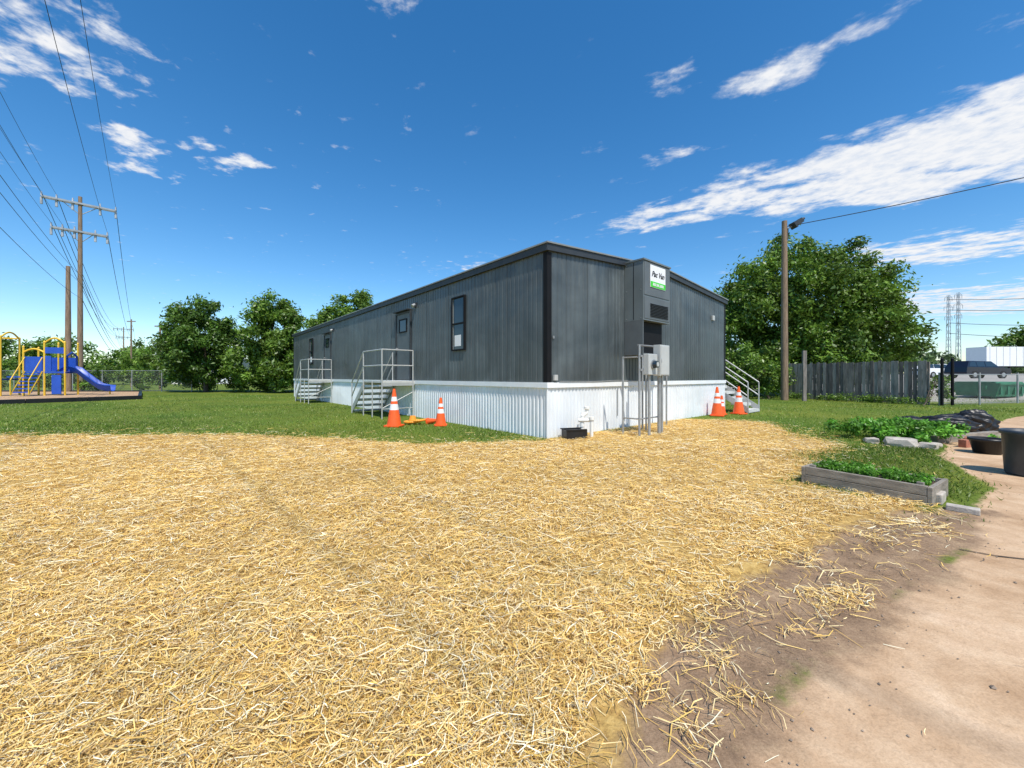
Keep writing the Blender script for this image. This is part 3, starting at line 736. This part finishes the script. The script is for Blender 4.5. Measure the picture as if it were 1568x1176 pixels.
# ------------------------------------------------------------------ wooden fence
f0 = Vector((15.2,21.6,0)); f1 = Vector((17.7,16.6,0)); v = f1-f0; L = v.length; ang = math.atan2(v.y,v.x)
mb = MB(); n = int(L/.145)
for i in range(n):
    s = i*L/n; h = 1.9+rng.uniform(-.04,.05); w = L/n-.012
    t = rng.normal(0,.008)
    mb.extr([(s,.03),(s+w,.03),(s+w+t,h-.03),(s+w-.03+t,h),(s+.03+t,h),(s+t,h-.03)],'y',rng.uniform(-.006,.006)-.02,rng.uniform(-.004,.004),int(rng.integers(0,3)))
for z in (.4,1.45): mb.box((0,.015,z),(L,.055,z+.09),0)
for i in range(4): mb.box((i*L/3-.05,.06,0),(i*L/3+.05,.15,1.85),0)
mb.build('wooden_fence',[M_fence,M_f2,M_f3],None,f0,ang)
def chain(p0, p1, h, name='chain_link_fence'):
    p0 = Vector(p0); p1 = Vector(p1); v = p1-p0; L = v.length; mb = MB()
    n = int(L/2.6)+1
    for i in range(n+1):
        mb.cyl((i*L/n,0,0),(i*L/n,0,h+.08),.035,n=8)
    mb.cyl((0,0,h),(L,0,h),.022,n=6); mb.cyl((0,0,.08),(L,0,.08),.01,n=5)
    sp = .09; k = int((L+h)/sp); w = .0024
    for i in range(k):
        for sg in (1,-1):
            a0 = i*sp-h if sg > 0 else i*sp; 
            s0, z0, s1, z1 = (a0,0,a0+h,h) if sg > 0 else (a0,0,a0-h,h)
            if s0 < 0: z0 += -s0 if sg > 0 else 0; s0 = max(s0,0)
            if sg > 0 and s1 > L: z1 -= s1-L; s1 = L
            if sg < 0:
                if s1 < 0: z1 = h+s1; s1 = 0
                if s0 > L: z0 = s0-L; s0 = L
            if z1-z0 < .02: continue
            mb.add([(s0-w,0,z0),(s0+w,0,z0),(s1+w,0,z1),(s1-w,0,z1)],[(0,1,2,3)],0)
    mb.build(name,[M_galv],None,p0,math.atan2(v.y,v.x))
chain((17.9,16.3,0),(24.5,17.6,0.05),1.3)
chain((24.5,17.6,.05),(40,20,.9),1.3)
chain((-46,32.2,0),(-26,31.6,0),1.7)
for xx,yy in ((17.9,16.2),(18.5,16.35)):
    mb = MB(); mb.cyl((0,0,0),(0,0,1.95),.05,n=10); mb.cyl((0,0,1.95),(0,0,2.0),.06,.02,10); mb.build('gate_post',[M_dark],None,(xx,yy,0))

# green dumpster
mb = MB()
mb.extr([(0,.15),(1.5,.15),(1.7,.75),(1.55,.85),(-.0,.85),(-.15,.75)],'x',0,1.8,0)
for i in range(4): mb.box((.1+i*.46,-.14,.25),(.2+i*.46,-.02,.74),0)
mb.box((-.05,-.2,.75),(1.85,-.1,.83),0); mb.box((0,0,.85),(.88,1.6,.89),1); mb.box((.92,0,.85),(1.8,1.6,.89),1)
for x_ in (.2,1.5): mb.cyl((x_,.2,.08),(x_+.08,.2,.08),.08,n=12,mat=1)
mb.box((-.1,.3,.5),(0,.6,.7),0); mb.build('green_dumpster',[M_dumpg,M_dumpg],None,(24.1,19.4,.06),R(10))

# vehicles
def car(x, y, rot, body, name, L=4.7, suv=True):
    z = float(hgt(x,y)); e = empty(name,(x,y,z),rot); mb = MB(); hw = .9
    low = [(-L/2,.35),(L/2,.35),(L/2+.03,.7),(L/2-.1,.95),(1.15,1.05),(-L/2+.05,1.1),(-L/2-.02,.6)]
    mb.extr(low,'y',-hw,hw,0)
    rf = [(1.15,1.05),(.45,1.62),(-1.9 if suv else -1.2,1.66 if suv else 1.5),(-L/2+.08,1.1)]
    vs = [(p[0],-hw+(.02 if p[1]<1.2 else .16),p[1]) for p in rf]+[(p[0],hw-(.02 if p[1]<1.2 else .16),p[1]) for p in rf]
    mb.add(vs,[(0,1,2,3),(7,6,5,4),(0,4,5,1),(1,5,6,2),(2,6,7,3)],0)
    for sg in (-1,1):
        def P(x_,z_): return (x_, sg*(hw-.02-.14*(z_-1.08)/.56+.012), z_)
        for q in (((.95,1.12),(.42,1.55),(-.3,1.57),(-.3,1.12)),((-.38,1.12),(-.38,1.57),(-1.2,1.58),(-1.2,1.12)),((-1.28,1.12),(-1.28,1.58),(-1.8,1.56),(-2.05,1.14))):
            mb.add([P(*t) for t in q],[(0,1,2,3)],1)
        for xx in (-L/2+.85,L/2-.85):
            mb.cyl((xx,sg*(hw-.2),.35),(xx,sg*(hw+.02),.35),.36,n=20,mat=2); mb.cyl((xx,sg*(hw+.02),.35),(xx,sg*(hw+.03),.35),.2,n=12,mat=3)
        mb.box((L/2-.08,sg*.75-.1,.72),(L/2+.035,sg*.75+.1,.84),4)
    mb.build('body',[body,M_glass,M_tire,M_galv,M_white],e,bevel=.02)
car(44.8,37.5,R(5),M_carp,'parked_suv'); car(50,46,R(5),M_white,'parked_car',4.5,False)
e = empty('semi_trailer',(69.5,57,float(hgt(74,57))),R(3)); mb = MB()
mb.box((0,0,1.15),(15,2.5,4.0),0); mb.box((0,-.02,1.05),(15,2.52,1.15),1)
for xx in (12.0,13.2,2.5): 
    for yy in (-.05,2.2): mb.cyl((xx,yy,.52),(xx,yy+.3,.52),.52,n=18,mat=2)
mb.box((4,.3,.2),(4.2,.5,1.1),1); mb.box((4,2,.2),(4.2,2.2,1.1),1)
for i in range(14): mb.box((.5+i*1.05,-.025,1.2),(.54+i*1.05,-.001,3.95),3)
mb.build('trailer_body',[M_white,M_dark,M_tire,M_ebox],e)
mb = MB(); mb.box((0,0,0),(9,6,3),0); mb.extr([(-.4,3),(6.4,3),(3,4.6)],'x',-.3,9.3,1); mb.box((2,-.03,1),(3,-.001,2),2); mb.box((5,-.03,1),(6,-.001,2),2)
mb.build('distant_house',[M_white,M_drip,M_glass],None,(-56,64,0),R(10))

# ------------------------------------------------------------------ raised bed (foreground)
a0 = Vector((3.34,4.44,0)); a1 = Vector((3.86,3.62,0)); v = a1-a0; Lb = v.length; ang = math.atan2(v.y,v.x); Wb = .6
rb = empty('raised_garden_bed', a0, ang)
mb = MB()
mb.box((0,0,-.02),(Lb,.035,.085)); mb.box((0,.002,.09),(Lb,.037,.18))
mb.box((0,Wb-.035,-.02),(Lb,Wb,.17)); mb.box((-.035,0,-.02),(-.001,Wb,.175)); mb.box((Lb+.001,0,-.02),(Lb+.035,Wb,.175))
for xx in (.03,Lb-.08): mb.box((xx,.038,0),(xx+.05,.085,.2))
mb.build('planks',[M_bedwood],rb,bevel=.004)
mb = MB(); mb.box((.0,.04,0),(Lb,Wb-.036,.13)); mb.build('soil',[M_soil],rb)
def plants(name, C, Rr, per, size, colr, parent=None, zs=.5):
    V,F,c,_ = leaf_arrays(C, Rr, per, size, colr, zs); ob = npmesh(name,V,F,[M_leaf],col=c)
    if parent: ob.parent = parent
    return ob
C = [(rng.uniform(.06,Lb-.05),rng.uniform(.1,Wb-.06),.15+rng.random()*.06) for i in range(120)]
plants('leafy_plants',C,rng.uniform(.035,.07,120),60,.016,(.1,.27,.025),rb,.7)
mb = MB(); mb.box((0,0,0),(.22,.12,.1)); mb.build('paver_block',[M_stone],None,(4.0,3.62,.0),R(35),bevel=.01)
mb = MB(); mb.box((0,0,0),(.2,.1,.05)); mb.build('paver_block',[M_stone],None,(3.9,3.50,.0),R(-50),bevel=.006)

C = [(7.45+rng.normal(0,.5), 7.5+rng.normal(0,.36), .1+rng.random()*.22) for i in range(100)]
plants('vegetable_plants',C,rng.uniform(.07,.15,100),70,.04,(.11,.3,.035),None,.8)
def rock(x,y,sx,sy,sz,mat,name='concrete_chunk'):
    bm = bmesh.new(); bmesh.ops.create_icosphere(bm, subdivisions=2, radius=1)
    for vv in bm.verts:
        k = 1+random.uniform(-.15,.15); vv.co = Vector((max(-.75,min(.75,vv.co.x))*sx*k, max(-.75,min(.75,vv.co.y))*sy*k, max(-.5,min(.6,vv.co.z))*sz*k))
    me = bpy.data.meshes.new(name); bm.to_mesh(me); bm.free(); me.materials.append(mat)
    ob = bpy.data.objects.new(name, me); scene.collection.objects.link(ob); ob.location = (x,y,sz*.3); ob.rotation_euler=(0,0,random.random()*3); return ob
rock(6.75,6.75,.28,.2,.16,M_stone); rock(7.0,6.55,.2,.15,.1,M_stone); rock(6.55,7.1,.17,.12,.1,M_stone); rock(7.25,6.7,.15,.12,.08,M_stone)
for x_,y_,r_ in ((7.75,6.65,20),(7.95,6.72,80),(8.1,6.9,40)):
    mb = MB(); mb.box((-.11,-.05,0),(.11,.05,.13)); mb.build('brick',[M_brick],None,(x_,y_,0),R(r_),bevel=.006)
def bag(x,y,sx,sy,sz):
    bm = bmesh.new(); bmesh.ops.create_icosphere(bm, subdivisions=5, radius=1)
    for vv in bm.verts:
        p = vv.co; k = 1+.12*math.sin(p.x*7+p.y*5)*math.cos(p.z*9+x)+.06*math.sin(p.y*17+p.x*11)+.03*math.sin(p.x*31+p.z*23)
        vv.co = Vector((p.x*sx*k,p.y*sy*k,max(p.z,-.45)*sz*k))
    me = bpy.data.meshes.new('black_bag'); bm.to_mesh(me); bm.free(); me.materials.append(M_black)
    for p in me.polygons: p.use_smooth = True
    ob = bpy.data.objects.new('black_plastic_bag', me); scene.collection.objects.link(ob); ob.location=(x,y,sz*.45); return ob
bag(9.6,8.6,.55,.35,.24); bag(10.3,8.7,.4,.3,.3); bag(9.1,8.9,.35,.3,.2)
mb = MB(); mb.box((0,0,0),(2.0,.1,.14)); mb.build('bed_edging_timber',[M_bedwood],None,(7.6,6.95,0),R(18),bevel=.006)
def lathe(name, prof, mat, loc, n=32):
    mb = MB(); vs = []
    for r_,z_ in prof:
        for i in range(n): vs.append((r_*math.cos(2*math.pi*i/n), r_*math.sin(2*math.pi*i/n), z_))
    mb.add(vs,[(k*n+i,k*n+(i+1)%n,(k+1)*n+(i+1)%n,(k+1)*n+i) for k in range(len(prof)-1) for i in range(n)],0,True)
    return mb.build(name,[mat],None,loc)
M_can = simple('can_plastic',(.04,.052,.065),.45,var=.25,nscale=5)
lathe('trash_can',[(.0,.01),(.2,.01),(.21,.03),(.235,.5),(.252,.5),(.257,.53),(.245,.55),(.23,.54),(.2,.06),(0,.05)],M_can,(6.3,4.72,0))
lathe('plant_pot',[(0,.01),(.15,.01),(.19,.2),(.21,.2),(.21,.24),(.18,.24),(.14,.1),(0,.1)],M_black,(7.45,6.1,0))
mb = MB(); pts = [(3.1,2.70)]+[(3.1+.14*i, 2.66-.06*min(i,6)+rng.normal(0,.012)) for i in range(1,26)]
ws = [rng.uniform(.003,.009) for _ in pts]
for i in range(len(pts)-1):
    a_, b_ = pts[i], pts[i+1]
    mb.add([(a_[0],a_[1]-ws[i],.006),(b_[0],b_[1]-ws[i+1],.006),(b_[0],b_[1]+ws[i+1],.006),(a_[0],a_[1]+ws[i],.006)],[(0,1,2,3)],0)
mb.build('pavement_joint',[M_soil])

# ------------------------------------------------------------------ light, sky
EL = 58; sd = Vector((.38,-.925,0)).normalized()
sv = Vector((sd.x*math.cos(R(EL)), sd.y*math.cos(R(EL)), math.sin(R(EL))))
li = bpy.data.lights.new('sun','SUN'); li.energy = 5.0; li.angle = R(.5); li.color = (1,.95,.87)
so = bpy.data.objects.new('sun', li); scene.collection.objects.link(so); so.rotation_euler = sv.to_track_quat('Z','Y').to_euler()
w = bpy.data.worlds.new('World'); scene.world = w; w.use_nodes = True; nt = w.node_tree; nt.nodes.clear()
wo = nt.nodes.new('ShaderNodeOutputWorld'); bg = nt.nodes.new('ShaderNodeBackground'); nt.links.new(bg.outputs[0], wo.inputs[0])
sk = nt.nodes.new('ShaderNodeTexSky'); sk.sky_type = 'NISHITA'; sk.sun_disc = False; sk.sun_elevation = R(EL)
sk.sun_rotation = math.atan2(sd.x, sd.y); sk.air_density = 1.0; sk.dust_density = .3; sk.ozone_density = 2.8
bg.inputs[1].default_value = .12
hs = nt.nodes.new('ShaderNodeHueSaturation'); hs.inputs['Saturation'].default_value = 1.33; hs.inputs['Value'].default_value = 1.5; hs.inputs['Hue'].default_value = .498
nt.links.new(sk.outputs[0], hs.inputs['Color'])
tc = nt.nodes.new('ShaderNodeTexCoord'); sx = nt.nodes.new('ShaderNodeSeparateXYZ'); nt.links.new(tc.outputs['Generated'], sx.inputs[0])
zc = math_(nt,'MAXIMUM',sx.outputs[2],.02)
cb = nt.nodes.new('ShaderNodeCombineXYZ')
nt.links.new(math_(nt,'DIVIDE',sx.outputs[0],zc),cb.inputs[0]); nt.links.new(math_(nt,'DIVIDE',sx.outputs[1],zc),cb.inputs[1])
p = cb.outputs[0]
def blob(cx, cy, ang, lx, ly, wgt, core=0.0):
    mp = nt.nodes.new('ShaderNodeMapping'); mp.vector_type = 'TEXTURE'
    mp.inputs['Location'].default_value = (cx,cy,0); mp.inputs['Rotation'].default_value = (0,0,R(ang)); mp.inputs['Scale'].default_value = (lx,ly,1)
    nt.links.new(p, mp.inputs[0]); ln = nt.nodes.new('ShaderNodeVectorMath'); ln.operation = 'LENGTH'; nt.links.new(mp.outputs[0], ln.inputs[0])
    return mrange(nt, ln.outputs['Value'], 1.0, core, 0.0, wgt)
blobs = [(2.25,1.55,-38,1.5,.8,1.25,.45),(1.3,2.1,-39,1.0,.46,1.0,.2),(.75,2.6,-30,.55,.32,.7,.1),(.93,1.21,-43,.5,.14,.82),(3.7,2.9,-30,2.2,.95,.9,.2),
         (-1.62,1.66,20,.2,.3,.78),(-1.78,1.88,20,.24,.2,.78),(-1.34,1.66,10,.13,.16,.68),(-1.36,1.83,10,.14,.15,.82),(-1.22,1.8,10,.14,.15,.82),(-1.5,1.18,10,.44,.36,.9,.1),(-1.2,1.12,0,.24,.26,.74),(-.36,1.03,0,.2,.2,.6),
         (1.33,1.11,-30,.2,.12,.66),(-.3,3.6,0,1.1,.6,.42),(6.4,5.2,0,3.4,2.0,.9,.3),(.45,1.38,-40,.3,.2,.4),(.72,1.75,-20,.3,.16,.45)]
acc = None
for bb in blobs:
    v = blob(*bb); acc = v if acc is None else math_(nt,'MAXIMUM',acc,v)
mp2 = nt.nodes.new('ShaderNodeMapping'); mp2.vector_type = 'TEXTURE'; mp2.inputs['Rotation'].default_value = (0,0,R(-30)); mp2.inputs['Scale'].default_value = (1.4,.85,1)
nt.links.new(p, mp2.inputs[0])
side = mrange(nt, sx.outputs[0], -.25, .1)
ns = noise(nt, mp2.outputs[0], 4.2, 8, .58, .3); ni = noise(nt, p, 8.5, 8, .58, .15)
nm = nt.nodes.new('ShaderNodeMix'); nm.data_type = 'FLOAT'; nt.links.new(side, nm.inputs[0]); nt.links.new(ni, nm.inputs[2]); nt.links.new(ns, nm.inputs[3]); n1 = nm.outputs[0]
n2 = noise(nt, mp2.outputs[0], 1.9, 4, .55); n3 = noise(nt, p, 15, 6, .62)
d = math_(nt,'ADD',math_(nt,'MULTIPLY',acc,.55),math_(nt,'MULTIPLY',math_(nt,'SUBTRACT',n1,.5),1.6))
d = math_(nt,'ADD',d,math_(nt,'MULTIPLY',math_(nt,'SUBTRACT',n2,.5),.4))
d = math_(nt,'ADD',d,math_(nt,'MULTIPLY',math_(nt,'SUBTRACT',n3,.5),.45))
cf = mrange(nt, d, .2, .62, 0, .96)
ccol = ramp(nt, n3, [(.35,(.78,.84,.94)),(.58,(.98,.985,1.0))])
vm = nt.nodes.new('ShaderNodeVectorMath'); vm.operation = 'SCALE'; vm.inputs['Scale'].default_value = 8.0; nt.links.new(ccol, vm.inputs[0])
fin = mixc(nt, cf, hs.outputs[0], vm.outputs[0]); nt.links.new(fin, bg.inputs[0])

# ------------------------------------------------------------------ camera
cd = bpy.data.cameras.new('camera'); cam = bpy.data.objects.new('camera', cd); scene.collection.objects.link(cam)
cam.location = (0,0,1.2); cam.rotation_euler = (R(90),0,0); cd.sensor_width = 36; cd.lens = 36*596/1568
cd.shift_y = -11/1568; cd.clip_start = .05; cd.clip_end = 8000
scene.camera = cam
scene.view_settings.view_transform = 'Standard'; scene.view_settings.look = 'None'; scene.view_settings.exposure = 0
